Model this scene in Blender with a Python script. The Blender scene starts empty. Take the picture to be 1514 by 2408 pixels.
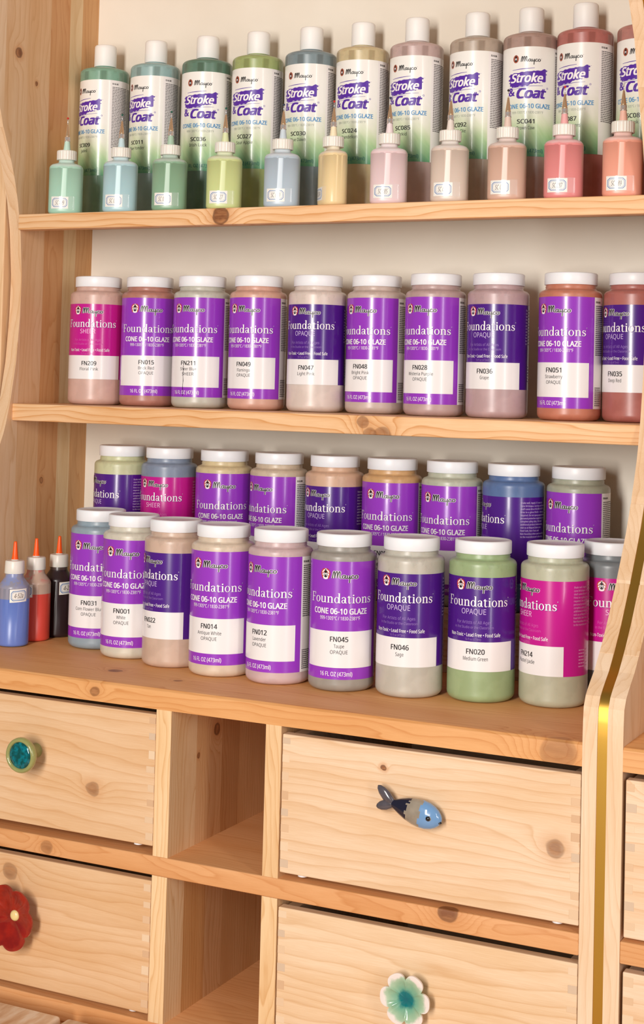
import bpy, bmesh, math, random
from mathutils import Vector, Matrix
random.seed(7)
S = 0.001                                   # everything below is written in millimetres
sc = bpy.context.scene
COL = sc.collection
PI = math.pi

# ------------------------------------------------------------------ camera, world, lights, exposure
CAM = (846.73, -1469.40, 471.78)
YAW, PITCH, ROLL, FPX, SX, SY = 25.590, 2.170, 1.389, 3613.48, 80.44, -441.78
cd = bpy.data.cameras.new('camera'); cam = bpy.data.objects.new('camera', cd); COL.objects.link(cam)
cd.sensor_fit = 'VERTICAL'; cd.sensor_height = 36.0; cd.sensor_width = 36.0 * 1514 / 2408
cd.lens = FPX / 2408 * 36.0
cd.shift_x = -SX / 2408; cd.shift_y = SY / 2408
cd.clip_start = 0.05
y_, p_, r_ = (math.radians(v) for v in (YAW, PITCH, ROLL))
fw = Vector((-math.sin(y_) * math.cos(p_), math.cos(y_) * math.cos(p_), math.sin(p_)))
rt = fw.cross(Vector((0, 0, 1))).normalized(); up = rt.cross(fw)
rt2 = math.cos(r_) * rt + math.sin(r_) * up; up2 = -math.sin(r_) * rt + math.cos(r_) * up
m = Matrix((rt2, up2, -fw)).transposed().to_4x4(); m.translation = Vector(CAM) * S
cam.matrix_world = m
sc.camera = cam

def lin(c):
    return tuple(((v / 255) / 12.92 if v / 255 <= 0.04045 else ((v / 255 + 0.055) / 1.055) ** 2.4) for v in c)

w = bpy.data.worlds.new('room_light'); sc.world = w; w.use_nodes = True
w.node_tree.nodes['Background'].inputs[0].default_value = (*lin((252, 246, 240)), 1)
w.node_tree.nodes['Background'].inputs[1].default_value = 0.17

def window_light(name, loc, target, sx, sy, power, col):
    l = bpy.data.lights.new(name, 'AREA'); l.shape = 'RECTANGLE'; l.size = sx * S; l.size_y = sy * S
    l.energy = power; l.color = lin(col)
    o = bpy.data.objects.new(name, l); COL.objects.link(o)
    o.location = Vector(loc) * S
    o.rotation_euler = (Vector(target) - Vector(loc)).to_track_quat('-Z', 'Y').to_euler()
window_light('window_daylight', (330, -2650, 780), (0, 200, 400), 400, 1400, 68, (255, 250, 244))
window_light('side_window_daylight', (2250, -1500, 640), (50, 200, 420), 220, 1700, 15, (255, 252, 250))

vs = sc.view_settings
vs.view_transform = 'Standard'; vs.look = 'None'; vs.gamma = 1.0; vs.use_curve_mapping = False
vs.exposure = 0.08

# ------------------------------------------------------------------ materials
class NT:
    """small helper to write shader node maths"""
    def __init__(s, name):
        s.m = bpy.data.materials.new(name); s.m.use_nodes = True
        s.t = s.m.node_tree; s.n = s.t.nodes; s.b = s.n['Principled BSDF']
    def node(s, ty, **kw):
        n = s.n.new(ty)
        for k, v in kw.items(): setattr(n, k, v)
        return n
    def put(s, sock, v):
        if hasattr(v, 'is_linked') or isinstance(v, bpy.types.NodeSocket): s.t.links.new(v, sock)
        else: sock.default_value = v
    def ma(s, op, a, b=0.0, c=0.0, clamp=False):
        n = s.node('ShaderNodeMath', operation=op); n.use_clamp = clamp
        s.put(n.inputs[0], a); s.put(n.inputs[1], b)
        if op in ('MULTIPLY_ADD', 'SMOOTH_MIN', 'SMOOTH_MAX', 'COMPARE'): s.put(n.inputs[2], c)
        return n.outputs[0]
    def comb(s, x, y, z):
        n = s.node('ShaderNodeCombineXYZ')
        for i, v in enumerate((x, y, z)): s.put(n.inputs[i], v)
        return n.outputs[0]
    def noise(s, vec, scale=1.0, detail=2.0, rough=0.5):
        n = s.node('ShaderNodeTexNoise'); s.put(n.inputs['Vector'], vec)
        n.inputs['Scale'].default_value = scale; n.inputs['Detail'].default_value = detail
        n.inputs['Roughness'].default_value = rough
        return n.outputs['Fac']
    def ramp(s, fac, stops, interp='LINEAR'):
        n = s.node('ShaderNodeValToRGB'); s.put(n.inputs[0], fac); cr = n.color_ramp; cr.interpolation = interp
        while len(cr.elements) < len(stops): cr.elements.new(0.5)
        for e, (p, c) in zip(cr.elements, stops):
            e.position = p; e.color = (*c, 1) if len(c) == 3 else c
        return n.outputs[0]
    def mix(s, f, a, b, mode='MIX'):
        n = s.node('ShaderNodeMix', data_type='RGBA', blend_type=mode)
        s.put(n.inputs[0], f)
        for sock, v in ((n.inputs[6], a), (n.inputs[7], b)):
            if isinstance(v, tuple): v = (*v, 1) if len(v) == 3 else v
            s.put(sock, v)
        return n.outputs[2]
    def mapr(s, v, a, b, c=0.0, d=1.0):
        n = s.node('ShaderNodeMapRange'); n.interpolation_type = 'SMOOTHSTEP'
        for i, q in enumerate((v, a, b, c, d)): s.put(n.inputs[i], q)
        return n.outputs[0]
    def objmm(s):
        tc = s.node('ShaderNodeTexCoord'); v = s.node('ShaderNodeVectorMath', operation='SCALE')
        s.t.links.new(tc.outputs['Object'], v.inputs[0]); v.inputs['Scale'].default_value = 1000
        return v.outputs[0]
    def sep(s, v):
        n = s.node('ShaderNodeSeparateXYZ'); s.put(n.inputs[0], v); return n.outputs
    def base(s, c): s.put(s.b.inputs['Base Color'], c if not isinstance(c, tuple) else ((*c, 1) if len(c) == 3 else c))
    def set(s, **kw):
        for k, v in kw.items(): s.put(s.b.inputs[k], v)
        return s

MATS = {}
def mat(name, rgb, rough=0.4, metal=0.0, spec=0.5, coat=0.0, sss=0.0, vary=0.0):
    if name in MATS: return MATS[name]
    t = NT(name); c = lin(rgb)
    if vary:
        f = t.noise(t.objmm(), 0.09, 3.0)
        t.base(t.mix(f, tuple(v * (1 - vary) for v in c), tuple(min(1, v * (1 + vary)) for v in c)))
    else: t.base(c)
    t.set(Roughness=rough, Metallic=metal); t.b.inputs['Specular IOR Level'].default_value = spec
    t.b.inputs['Coat Weight'].default_value = coat
    if sss:
        t.b.inputs['Subsurface Weight'].default_value = sss; t.b.inputs['Subsurface Scale'].default_value = 0.01
    MATS[name] = t.m; return t.m

LIGHT, HONEY = (228, 198, 166), (222, 164, 112)
def wood(name, axis, tone=LIGHT, seed=0, knots=(), org=(0, 0, 0), ring=7.0, contrast=1.0, pith=(60, 95)):
    """pine: growth rings round a pith line along the grain, bent round knots; coordinates in mm"""
    t = NT('pine_' + name)
    o = t.sep(t.objmm()); rnd = random.Random(seed * 13 + 5)
    idx = {'X': (0, 1, 2), 'Y': (1, 0, 2), 'Z': (2, 0, 1)}[axis]
    g = t.ma('ADD', o[idx[0]], org[idx[0]]); a = t.ma('ADD', o[idx[1]], org[idx[1]]); b = t.ma('ADD', o[idx[2]], org[idx[2]])
    off = seed * 37.7
    low = t.noise(t.comb(t.ma('MULTIPLY_ADD', g, 0.0035, off), t.ma('MULTIPLY', a, 0.018), t.ma('MULTIPLY', b, 0.018)), 1.0, 2.0)
    mid = t.noise(t.comb(t.ma('MULTIPLY_ADD', g, 0.012, off + 9), t.ma('MULTIPLY', a, 0.07), t.ma('MULTIPLY', b, 0.07)), 1.0, 2.0)
    pa, pb = pith[0] * rnd.choice((-1, 1)) * rnd.uniform(.6, 1.3), pith[1] * rnd.choice((-1, 1)) * rnd.uniform(.6, 1.3)
    da = t.ma('SUBTRACT', a, pa); db = t.ma('SUBTRACT', b, pb)
    r = t.ma('SQRT', t.ma('ADD', t.ma('MULTIPLY', da, da), t.ma('MULTIPLY', db, db)))
    r = t.ma('ADD', r, t.ma('MULTIPLY', low, 46.0)); r = t.ma('ADD', r, t.ma('MULTIPLY', mid, 7.0))
    masks = []
    for (kx, ky, kz, kr, *ks) in knots:
        k = (kx, ky, kz)
        dg = t.ma('SUBTRACT', g, k[idx[0]]); d1 = t.ma('SUBTRACT', a, k[idx[1]]); d2 = t.ma('SUBTRACT', b, k[idx[2]])
        pq = t.ma('ADD', t.ma('MULTIPLY', d1, d1), t.ma('MULTIPLY', d2, d2))
        e = t.ma('ADD', t.ma('MULTIPLY', t.ma('MULTIPLY', dg, dg), 1 / (2.6 * kr) ** 2), t.ma('MULTIPLY', pq, 1 / (1.5 * kr) ** 2))
        r = t.ma('ADD', r, t.ma('MULTIPLY', t.ma('EXPONENT', t.ma('MULTIPLY', e, -1.0)), kr * 2.6))
        wob = t.noise(t.comb(g, a, b), 0.35 / max(kr, 2), 2.0)
        d = t.ma('ADD', t.ma('SQRT', t.ma('ADD', t.ma('MULTIPLY', t.ma('MULTIPLY', dg, dg), 0.8), pq)), t.ma('MULTIPLY', t.ma('SUBTRACT', wob, 0.5), kr * 1.1))
        masks.append((d, kr, ks[0] if ks else .75))
    fr = t.ma('FRACT', t.ma('MULTIPLY', r, 1.0 / ring))
    c = lin(tone)
    early = tuple(min(1, v * q) for v, q in zip(c, (1.05, 1.06, 1.08)))
    kk = contrast
    late = tuple(v * (1 - kk * (1 - q)) for v, q in zip(c, (0.86, 0.69, 0.50)))
    midc = tuple((x * .6 + y * .4) for x, y in zip(early, late))
    col = t.ramp(fr, [(0.0, early), (0.42, early), (0.80, midc), (0.93, late), (1.0, early)])
    fib = t.noise(t.comb(t.ma('MULTIPLY_ADD', g, 0.05, off), t.ma('MULTIPLY', a, 1.6), t.ma('MULTIPLY', b, 1.6)), 1.0, 3.0)
    big = t.noise(t.comb(t.ma('MULTIPLY_ADD', g, 0.006, off + 3), t.ma('MULTIPLY', a, 0.03), t.ma('MULTIPLY', b, 0.03)), 1.0, 1.0)
    col = t.mix(t.mapr(big, 0.3, 0.75), col, t.mix(1.0, col, (0.93, 0.86, 0.76), 'MULTIPLY'))
    col = t.mix(t.mapr(fib, 0.35, 0.75), t.mix(1.0, col, (0.95, 0.91, 0.86), 'MULTIPLY'), col)
    for d, kr, ks in masks:
        kc = t.mix(t.mapr(t.noise(t.comb(t.ma('MULTIPLY', g, .25), a, b), 1.1 / kr, 4.0, .65), .35, .65), lin((126, 72, 38)), lin((190, 130, 82)))
        col = t.mix(t.ma('MULTIPLY', t.mapr(d, kr * 2.3, kr * .9), ks * .6), col, lin((200, 132, 76)))
        col = t.mix(t.ma('MULTIPLY', t.mapr(d, kr * 1.1, kr * .9), ks), col, lin((98, 54, 28)))
        col = t.mix(t.ma('MULTIPLY', t.mapr(d, kr * .92, kr * .6), ks), col, kc)
    t.base(col)
    bump = t.node('ShaderNodeBump'); bump.inputs['Strength'].default_value = 0.12; bump.inputs['Distance'].default_value = 0.0006
    t.put(bump.inputs['Height'], t.ma('ADD', t.ma('MULTIPLY', fr, 0.5), fib)); t.put(t.b.inputs['Normal'], bump.outputs[0])
    t.set(Roughness=0.52); t.b.inputs['Specular IOR Level'].default_value = 0.35
    return t.m

# ------------------------------------------------------------------ mesh helpers
def mesh(name, verts, faces, material, smooth=False, mids=None):
    me = bpy.data.meshes.new(name)
    me.from_pydata([(x * S, y * S, z * S) for x, y, z in verts], [], faces)
    mats = material if isinstance(material, (list, tuple)) else [material]
    for q in mats: me.materials.append(q)
    if mids: me.polygons.foreach_set('material_index', mids)
    if smooth: me.polygons.foreach_set('use_smooth', [True] * len(faces))
    me.update(); return me
def obj(name, data, parent=None, loc=(0, 0, 0), rz=0.0):
    o = bpy.data.objects.new(name, data); COL.objects.link(o)
    o.location = Vector(loc) * S; o.rotation_euler = (0, 0, rz); o.parent = parent
    return o
def thing(name, label, cat, loc=(0, 0, 0), rz=0.0, group=None):
    return tag(obj(name, None, None, loc, rz), label, cat, group)
def tag(o, label, cat, group=None):
    o['label'] = label; o['category'] = cat
    if group: o['group'] = group
    return o

def box(x0, x1, y0, y1, z0, z1, bev=0.0, seg=2, edges=None):
    bm = bmesh.new(); bmesh.ops.create_cube(bm, size=1)
    for v in bm.verts:
        v.co = Vector(((x0 + x1) / 2 + v.co.x * (x1 - x0), (y0 + y1) / 2 + v.co.y * (y1 - y0), (z0 + z1) / 2 + v.co.z * (z1 - z0)))
    if bev:
        es = list(bm.edges) if edges is None else [e for e in bm.edges if edges((e.verts[0].co + e.verts[1].co) / 2)]
        bmesh.ops.bevel(bm, geom=es, offset=bev, segments=seg, affect='EDGES', profile=0.5)
    bm.verts.index_update(); vv = [tuple(v.co) for v in bm.verts]; ff = [[v.index for v in f.verts] for f in bm.faces]
    bm.free(); return vv, ff
def join(parts):
    V, F = [], []
    for v, f in parts:
        n = len(V); V += list(v); F += [[i + n for i in q] for q in f]
    return V, F
def lathe(prof, seg=64, sx=1.0, sy=1.0, power=None):
    """prof: (radius, z) list bottom to top; closed at both ends"""
    V, F = [], []
    for r, z in prof:
        for i in range(seg):
            a = 2 * PI * i / seg; c, s_ = math.cos(a), math.sin(a)
            if power:
                k = (abs(c) ** power + abs(s_) ** power) ** (-1 / power)
            else: k = 1
            V.append((r * k * c * sx, r * k * s_ * sy, z))
    n = len(prof)
    for j in range(n - 1):
        for i in range(seg):
            F.append([j * seg + i, j * seg + (i + 1) % seg, (j + 1) * seg + (i + 1) % seg, (j + 1) * seg + i])
    F.append([i for i in range(seg)][::-1]); F.append([(n - 1) * seg + i for i in range(seg)])
    return V, F
def arc(cx, cz, r, a0, a1, n):
    return [(cx + r * math.cos(math.radians(a0 + (a1 - a0) * i / n)), cz + r * math.sin(math.radians(a0 + (a1 - a0) * i / n))) for i in range(n + 1)]
def shade_auto(me, ang=35):
    me.polygons.foreach_set('use_smooth', [True] * len(me.polygons))
    bm = bmesh.new(); bm.from_mesh(me)
    for e in bm.edges:
        if len(e.link_faces) == 2 and e.calc_face_angle(0) > math.radians(ang): e.smooth = False
    bm.to_mesh(me); bm.free(); return me

# ------------------------------------------------------------------ flat print: 2D drawings in mm, wrapped on cylinders
class G2:
    def __init__(s): s.v = []; s.f = []; s.l = {}          # l: tiny lift of single vertices, for print drawn twice
    def add(s, o, dx=0.0, dy=0.0, kx=1.0, ky=1.0):
        n = len(s.v); s.v += [(x * kx + dx, y * ky + dy) for x, y in o.v]; s.f += [[i + n for i in q] for q in o.f]; s.l.update({i + n: q for i, q in o.l.items()}); return s
    def rect(s, x0, x1, y0, y1, step=2.5):
        k = max(1, math.ceil((x1 - x0) / step)); n = len(s.v)
        for i in range(k + 1):
            x = x0 + (x1 - x0) * i / k; s.v += [(x, y0), (x, y1)]
        s.f += [[n + 2 * i, n + 2 * i + 2, n + 2 * i + 3, n + 2 * i + 1] for i in range(k)]; return s
    def poly(s, pts):
        n = len(s.v); s.v += pts; s.f.append(list(range(n, n + len(pts)))); return s
    def ribbon(s, pts, w):
        n = len(s.v); k = len(pts)
        ws = w if isinstance(w, (list, tuple)) else [w] * k
        for i, (x, y) in enumerate(pts):
            a = pts[max(0, i - 1)]; b = pts[min(k - 1, i + 1)]
            dx, dy = b[0] - a[0], b[1] - a[1]; L = math.hypot(dx, dy) or 1
            nx, ny = -dy / L * ws[i] / 2, dx / L * ws[i] / 2
            s.v += [(x - nx, y - ny), (x + nx, y + ny)]
        s.f += [[n + 2 * i, n + 2 * i + 2, n + 2 * i + 3, n + 2 * i + 1] for i in range(k - 1)]; return s
    def ring(s, cx, cy, ao, bo, ai, bi, n=24):
        q = len(s.v)
        for i in range(n):
            t = 2 * PI * i / n
            s.v += [(cx + ao * math.cos(t), cy + bo * math.sin(t)), (cx + ai * math.cos(t), cy + bi * math.sin(t))]
        s.f += [[q + 2 * i, q + 2 * ((i + 1) % n), q + 2 * ((i + 1) % n) + 1, q + 2 * i + 1] for i in range(n)]; return s
    def disc(s, cx, cy, a, b, n=16): return s.poly([(cx + a * math.cos(2 * PI * i / n), cy + b * math.sin(2 * PI * i / n)) for i in range(n)])
    def dice(s, step=2.5):
        if not s.v: return s
        bm = bmesh.new()
        vs_ = [bm.verts.new((x, y, 0)) for x, y in s.v]
        for q in s.f:
            try: bm.faces.new([vs_[i] for i in q])
            except ValueError: pass
        lo = min(x for x, _ in s.v); hi = max(x for x, _ in s.v)
        k = math.floor(lo / step) + 1
        while k * step < hi:
            bmesh.ops.bisect_plane(bm, geom=bm.verts[:] + bm.edges[:] + bm.faces[:], plane_co=(k * step, 0, 0), plane_no=(1, 0, 0)); k += 1
        bm.verts.index_update(); o = G2(); o.v = [(v.co.x, v.co.y) for v in bm.verts]; o.f = [[v.index for v in f.verts] for f in bm.faces]
        bm.free(); return o
    def wrap(s, R, u0=0.0):
        """u0: angle of x = 0, degrees to the viewer's right of the front (-Y)"""
        k = math.radians(u0)
        return [((R + s.l.get(i, 0)) * math.sin(x / R + k), -(R + s.l.get(i, 0)) * math.cos(x / R + k), y) for i, (x, y) in enumerate(s.v)], s.f

_tc = {}
try:        # Blender's own interface font; the built-in one stands in where it is missing
    SANS = bpy.data.fonts.load(bpy.utils.system_resource('DATAFILES', path='fonts') + '/NotoSansHebrew-Regular.woff2')
except Exception:
    SANS = None
def raw_text(body, shear=0.0, res=2):
    key = (body, shear, res)
    if key not in _tc:
        c = bpy.data.curves.new('t', 'FONT'); c.body = body; c.size = 1; c.shear = shear; c.resolution_u = res
        if SANS: c.font = SANS
        o = bpy.data.objects.new('t', c); me = o.to_mesh()
        g = G2(); g.v = [(v.co.x, v.co.y) for v in me.vertices]; g.f = [list(p.vertices) for p in me.polygons]
        o.to_mesh_clear(); bpy.data.objects.remove(o); bpy.data.curves.remove(c)
        _tc[key] = g
    return _tc[key]
_h = raw_text('H'); CAPH = max(y for _, y in _h.v) - min(y for _, y in _h.v)
def text(body, h, cx=0.0, cy=0.0, w=None, bold=0.0, shear=0.0, align='C', res=2, dice=True):
    """cap height h, centred on cy, horizontal centre/left at cx; w squeezes or stretches to that width"""
    g = raw_text(body, shear, res)
    lo = min(x for x, _ in g.v); hi = max(x for x, _ in g.v); ky = h / CAPH; kx = (w / (hi - lo)) if w else ky
    o = G2(); dx = cx - kx * ((lo + hi) / 2 if align == 'C' else lo)
    o.add(g, dx, cy - h / 2, kx, ky)
    if dice: o = o.dice()
    if bold:                                      # heavier weight: the letters drawn again, shifted a little
        k = G2(); bx_, by_ = bold * kx, .5 * bold * ky
        for j, (sx_, sy_) in enumerate(((-bx_, 0), (bx_, 0)) if bold < .015 else ((-bx_, -by_), (bx_, -by_), (-bx_, by_), (bx_, by_))):
            k.add(o, sx_, sy_)
            for i in range(j * len(o.v), (j + 1) * len(o.v)): k.l[i] = .03 * j
        o = k
    return o

def smooth(pts, n=6):
    out = []
    for i in range(len(pts) - 1):
        p0 = pts[max(i - 1, 0)]; p1 = pts[i]; p2 = pts[i + 1]; p3 = pts[min(i + 2, len(pts) - 1)]
        for j in range(n):
            t = j / n
            out.append(tuple(0.5 * ((2 * b) + (c - a) * t + (2 * a - 5 * b + 4 * c - d) * t * t + (3 * b - a - 3 * c + d) * t ** 3) for a, b, c, d in zip(p0, p1, p2, p3)))
    return out + [pts[-1]]

def serif_word():
    """the serif word on the jars, drawn letter by letter: stems, bowls and slab serifs; cap height 1"""
    T, N = 0.125, 0.05
    g = G2(); x = 0.0
    def stem(cx, y0, y1, w=T): g.rect(cx - w / 2, cx + w / 2, y0, y1, 9)
    def bar(x0, x1, y, w=N): g.rect(x0, x1, y - w / 2, y + w / 2, 9)
    def F():
        stem(x + .17, 0, 1); bar(x + .02, x + .36, .025); bar(x + .02, x + .60, .975); stem(x + .58, .76, 1, N); bar(x + .17, x + .44, .51); stem(x + .44, .42, .6, N); return .66
    def o_():
        g.ring(x + .27, .33, .26, .345, .145, .30); return .58
    def u():
        stem(x + .12, .12, .66); bar(x + .0, x + .12, .635); stem(x + .46, 0, .66); bar(x + .34, x + .46, .635); bar(x + .46, x + .58, .025)
        g.ribbon(smooth([(x + .12, .16), (x + .16, .05), (x + .26, .01), (x + .37, .05), (x + .46, .15)]), [.12] * 6 + [.09] * 6 + [.06] * 6 + [.05] * 7); return .64
    def n():
        stem(x + .14, 0, .66); bar(x + .01, x + .14, .635); bar(x + .01, x + .27, .025); stem(x + .48, 0, .48); bar(x + .36, x + .61, .025)
        g.ribbon(smooth([(x + .16, .50), (x + .25, .61), (x + .35, .645), (x + .45, .59), (x + .48, .46)]), [.05] * 6 + [.07] * 6 + [.10] * 6 + [.12] * 7); return .66
    def d():
        g.ring(x + .25, .32, .24, .335, .125, .29); stem(x + .46, 0, 1.06); bar(x + .34, x + .46, 1.035); bar(x + .46, x + .58, .025); return .62
    def a():
        stem(x + .37, .08, .48); g.ribbon(smooth([(x + .08, .50), (x + .14, .61), (x + .25, .64), (x + .35, .58), (x + .37, .46)]), [.10] * 6 + [.06] * 6 + [.07] * 6 + [.12] * 7)
        g.ring(x + .20, .185, .17, .195, .08, .14, 18); g.ribbon(smooth([(x + .37, .12), (x + .41, .03), (x + .50, .04)]), .07); return .53
    def t_():
        stem(x + .16, .10, .80, .115); bar(x + .01, x + .36, .635); g.ribbon(smooth([(x + .16, .13), (x + .19, .03), (x + .27, .01), (x + .37, .07)]), [.11] * 6 + [.09] * 6 + [.05] * 7)
        g.poly([(x + .11, .80), (x + .03, .66), (x + .13, .64), (x + .2175, .80)]); return .40
    def i_():
        stem(x + .16, 0, .66); bar(x + .03, x + .16, .635); bar(x + .03, x + .29, .025); g.disc(x + .15, .86, .078, .078); return .33
    def s_():
        g.ribbon(smooth([(x + .36, .50), (x + .30, .60), (x + .20, .63), (x + .09, .56), (x + .09, .44), (x + .20, .35), (x + .33, .26), (x + .35, .13), (x + .25, .03), (x + .13, .03), (x + .05, .13)]), [.05] * 12 + [.07] * 12 + [.12] * 18 + [.08] * 6 + [.05] * 13)
        stem(x + .055, .02, .20, N); stem(x + .36, .46, .64, N); return .43
    for fn in (F, o_, u, n, d, a, t_, i_, o_, n, s_):
        x += fn() + .015
    g.ring(x + .05, .93, .045, .045, .03, .03, 10)
    g.v = [(px / x, py) for px, py in g.v]       # width 1
    return g
SERIF = serif_word()
def serif(w_, h, cx, cy):
    return G2().add(SERIF, cx - w_ / 2, cy - h / 2, w_, h).dice()

def script_word(wd=0.085):
    """the handwritten maker's name on every label, as pen strokes; capital height about .85, width about 2.1"""
    L = [[(0.02, .0), (.05, .3), (.10, .66), (.15, .82), (.19, .70), (.20, .35), (.20, .03)],
         [(.21, .2), (.27, .55), (.34, .80), (.40, .78), (.41, .5), (.41, .03)],
         [(.42, .2), (.49, .56), (.56, .80), (.62, .74), (.61, .35), (.64, .08), (.74, .04)],
         [(1.02, .34), (.92, .40), (.82, .32), (.79, .14), (.87, .04), (.98, .12), (1.03, .38), (1.02, .12), (1.10, .03), (1.17, .10)],
         [(1.17, .40), (1.17, .16), (1.24, .05), (1.34, .16), (1.38, .40)],
         [(1.38, .40), (1.37, .0), (1.36, -.30), (1.35, -.46)],
         [(1.37, .02), (1.46, .08), (1.50, .14)],
         [(1.70, .32), (1.62, .40), (1.52, .30), (1.50, .13), (1.59, .03), (1.72, .10), (1.78, .16)],
         [(1.92, .40), (1.81, .32), (1.79, .14), (1.88, .03), (1.99, .11), (2.01, .29), (1.92, .40)]]
    g = G2()
    for s_ in L: g.ribbon(smooth(s_, 4), wd)
    g.ring(2.12, .46, .035, .035, .02, .02, 8)
    return g
SCR, SCR_OUT = script_word(.08), script_word(.15)
def drop(cx, cy, k):
    return [(cx + k * x, cy + k * y) for x, y in [(0, 1.0), (.16, .55), (.36, .15), (.40, -.3), (.28, -.62), (0, -.75), (-.28, -.62), (-.40, -.3), (-.36, .15), (-.16, .55)]]
def logo(cx, cz, wide, outline):
    """returns red, black, white drawings of the ornament with a drop and the script name"""
    k = wide / 3.0; x0 = cx - wide / 2 + .42 * k; ky = k * .68; q = k * .80
    red, blk, wht = G2(), G2(), G2()
    zc = cz + .16 * k; yb = cz - .16 * k
    if outline:
        wht.disc(x0, zc, .50 * q, .54 * q, 18); wht.add(SCR_OUT, x0 + .56 * k, yb, k, ky)
        for sd in (-1, 1):
            red.ribbon(smooth([(x0 + sd * .08 * q, zc + .50 * q), (x0 + sd * .36 * q, zc + .34 * q), (x0 + sd * .45 * q, zc), (x0 + sd * .30 * q, zc - .45 * q)]), .11 * q)
            red.ribbon(smooth([(x0 + sd * .12 * q, zc + .30 * q), (x0 + sd * .26 * q, zc + .10 * q), (x0 + sd * .45 * q, zc - .02 * q)]), .07 * q)
            red.ribbon(smooth([(x0 + sd * .24 * q, zc - .2 * q), (x0 + sd * .36 * q, zc - .2 * q), (x0 + sd * .40 * q, zc - .3 * q)]), .07 * q)
    else:
        red.disc(x0, zc, .40 * q, .52 * q, 18)
    blk.poly(drop(x0, zc + .02 * q, .52 * q)); blk.add(SCR, x0 + .56 * k, yb, k, ky)
    mm = G2()
    for a, b in (((-.11, -.2), (-.11, .1)), ((-.11, .1), (0, -.06)), ((0, -.06), (.11, .1)), ((.11, .1), (.11, -.2))):
        mm.ribbon([(x0 + a[0] * q, zc + a[1] * q), (x0 + b[0] * q, zc + b[1] * q)], .06 * q)
    return red, blk, wht, mm

def fine_lines(x0, x1, ztop, n, pitch, h, seed, head=True):
    """print too small to read: rows of word-long dashes"""
    rr = random.Random(seed); g = G2(); z = ztop
    for i in range(n):
        x = x0; end = x1 - rr.uniform(0, 1.6)
        while x < end - 1:
            e = min(end, x + rr.uniform(1.6, 4.6)); g.rect(x, e, z - h / 2, z + h / 2, 2.5); x = e + .55
        z -= pitch
    return g

P_WHITE = mat('print_white', (246, 240, 242), .4); P_BLACK = mat('print_black', (26, 20, 22), .4); P_RED = mat('print_red', (196, 62, 48), .4)
P_GREY = mat('print_grey', (104, 98, 100), .5); P_LILAC = mat('print_lilac', (150, 112, 190), .45); P_SHADOW = mat('print_shadow_violet', (70, 22, 120), .45)
P_VIOLET = mat('print_violet', (86, 40, 160), .35); P_BLUE = mat('print_blue', (62, 140, 196), .4); P_TEAL = mat('print_teal', (24, 110, 108), .4)
L_PURPLE = mat('label_purple', (150, 56, 190), .23, spec=.55, coat=.15); L_DEEP = mat('label_deep_violet', (76, 24, 130), .23, spec=.55, coat=.15)
L_MAG = mat('label_magenta', (196, 22, 140), .23, spec=.55, coat=.15); L_WHITE = mat('label_white', (240, 234, 232), .26, spec=.5, coat=.1)
CAPW = mat('white_plastic', (240, 240, 243), .38, spec=.5, sss=.05)

# ------------------------------------------------------------------ glaze jars
JR, JH, CR, JZ = 37.6, 179.3, 31.6, .976      # JZ: drawn a little too tall, brought down when the meshes are made
def jar_profile():
    p = [(26, 1.2), (29.5, 0)] + arc(29.6, 8, 8, -90, 0, 6)[1:] + [(37.55, 9.0), (37.6, 13.5), (37.6, 150.0)] + arc(31.6, 152, 6, 0, 80, 6) + \
        [(30.6, 158.8), (29.9, 160.5), (30.3, 162.0), (29.6, 163.4), (29.6, 166.5)]
    return p
JAR_V, JAR_F = lathe([(a, b * JZ) for a, b in jar_profile()], 72)
_cap = [(29.9, 164.6), (CR - .4, 164.6), (CR, 165.1), (CR, 177.6), (CR - .5, 178.7), (CR - 1.6, JH - .1), (CR - 3, JH), (CR - 3.6, JH - .5), (4, JH - .5)]
_cv, _cf = lathe([(a, b * JZ) for a, b in _cap], 72)
CAP_ME = shade_auto(mesh('jar_lid', _cv, _cf, CAPW), 50)

def deco(name, g, R, m_, u0=0.0):
    v, f = g.wrap(R, u0); zk = JZ if R > 36 else .988
    return mesh(name, [(a, b, c * zk) for a, b, c in v], f, m_, True)
RL = JR + .15
def patch(name, x0, x1, z0, z1, m_, R, u0=0.0): return deco(name, G2().rect(x0, x1, z0, z1, 2.0), R, m_, u0)
DEG = PI / 180 * JR
# shared prints of the two jar label designs
cone_w = G2()
cone_w.add(serif(79, 10.6, 0, 107)); cone_w.add(text('CONE 06-10 GLAZE', 6.3, 0, 92.3, 66, bold=.028)); cone_w.add(text('999-1305°C / 1830-2381°F', 4.0, 0, 84.4, 48, bold=.006))
cone_w.add(text('16 FL OZ (473ml)', 4.8, -3, 21, 38, bold=.012))
CONE_WHITE = deco('cone_lettering', cone_w, RL + .34, P_WHITE)
CONE_SH = deco('cone_lettering_shadow', serif(79, 10.6, .35, 106.6), RL + .22, P_SHADOW)
lr, lb_, lw, lm = logo(-2, 132, 44, True)
CONE_LOGO = [deco('logo', lw.dice(), RL + .22, P_WHITE), deco('logo', lr.dice(), RL + .34, P_RED), deco('logo', lb_.dice(), RL + .42, P_BLACK), deco('logo', lm, RL + .52, P_WHITE)]
CONE_LABEL = patch('cone_label', -80 * DEG, 66 * DEG + 8, 14.7, 149, L_PURPLE, RL)
CONE_STRIP = patch('cone_strip', 66 * DEG + 8, 66 * DEG + 8 + 62, 14.7, 149, L_WHITE, RL)
CONE_BOX = patch('cone_box', -68 * DEG, 67 * DEG, 28, 69.6, L_WHITE, RL + .18)
_x = 66 * DEG + 10.5
fl = G2().add(fine_lines(_x, _x + 24, 138.5, 26, 2.35, 1.15, 3)).add(fine_lines(_x, _x + 15, 40, 10, 2.35, 1.15, 4)).add(fine_lines(_x + 28, _x + 54, 138.5, 44, 2.35, 1.15, 5))
CONE_FINE = deco('fine_print', fl.dice(), RL + .2, P_GREY)
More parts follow.
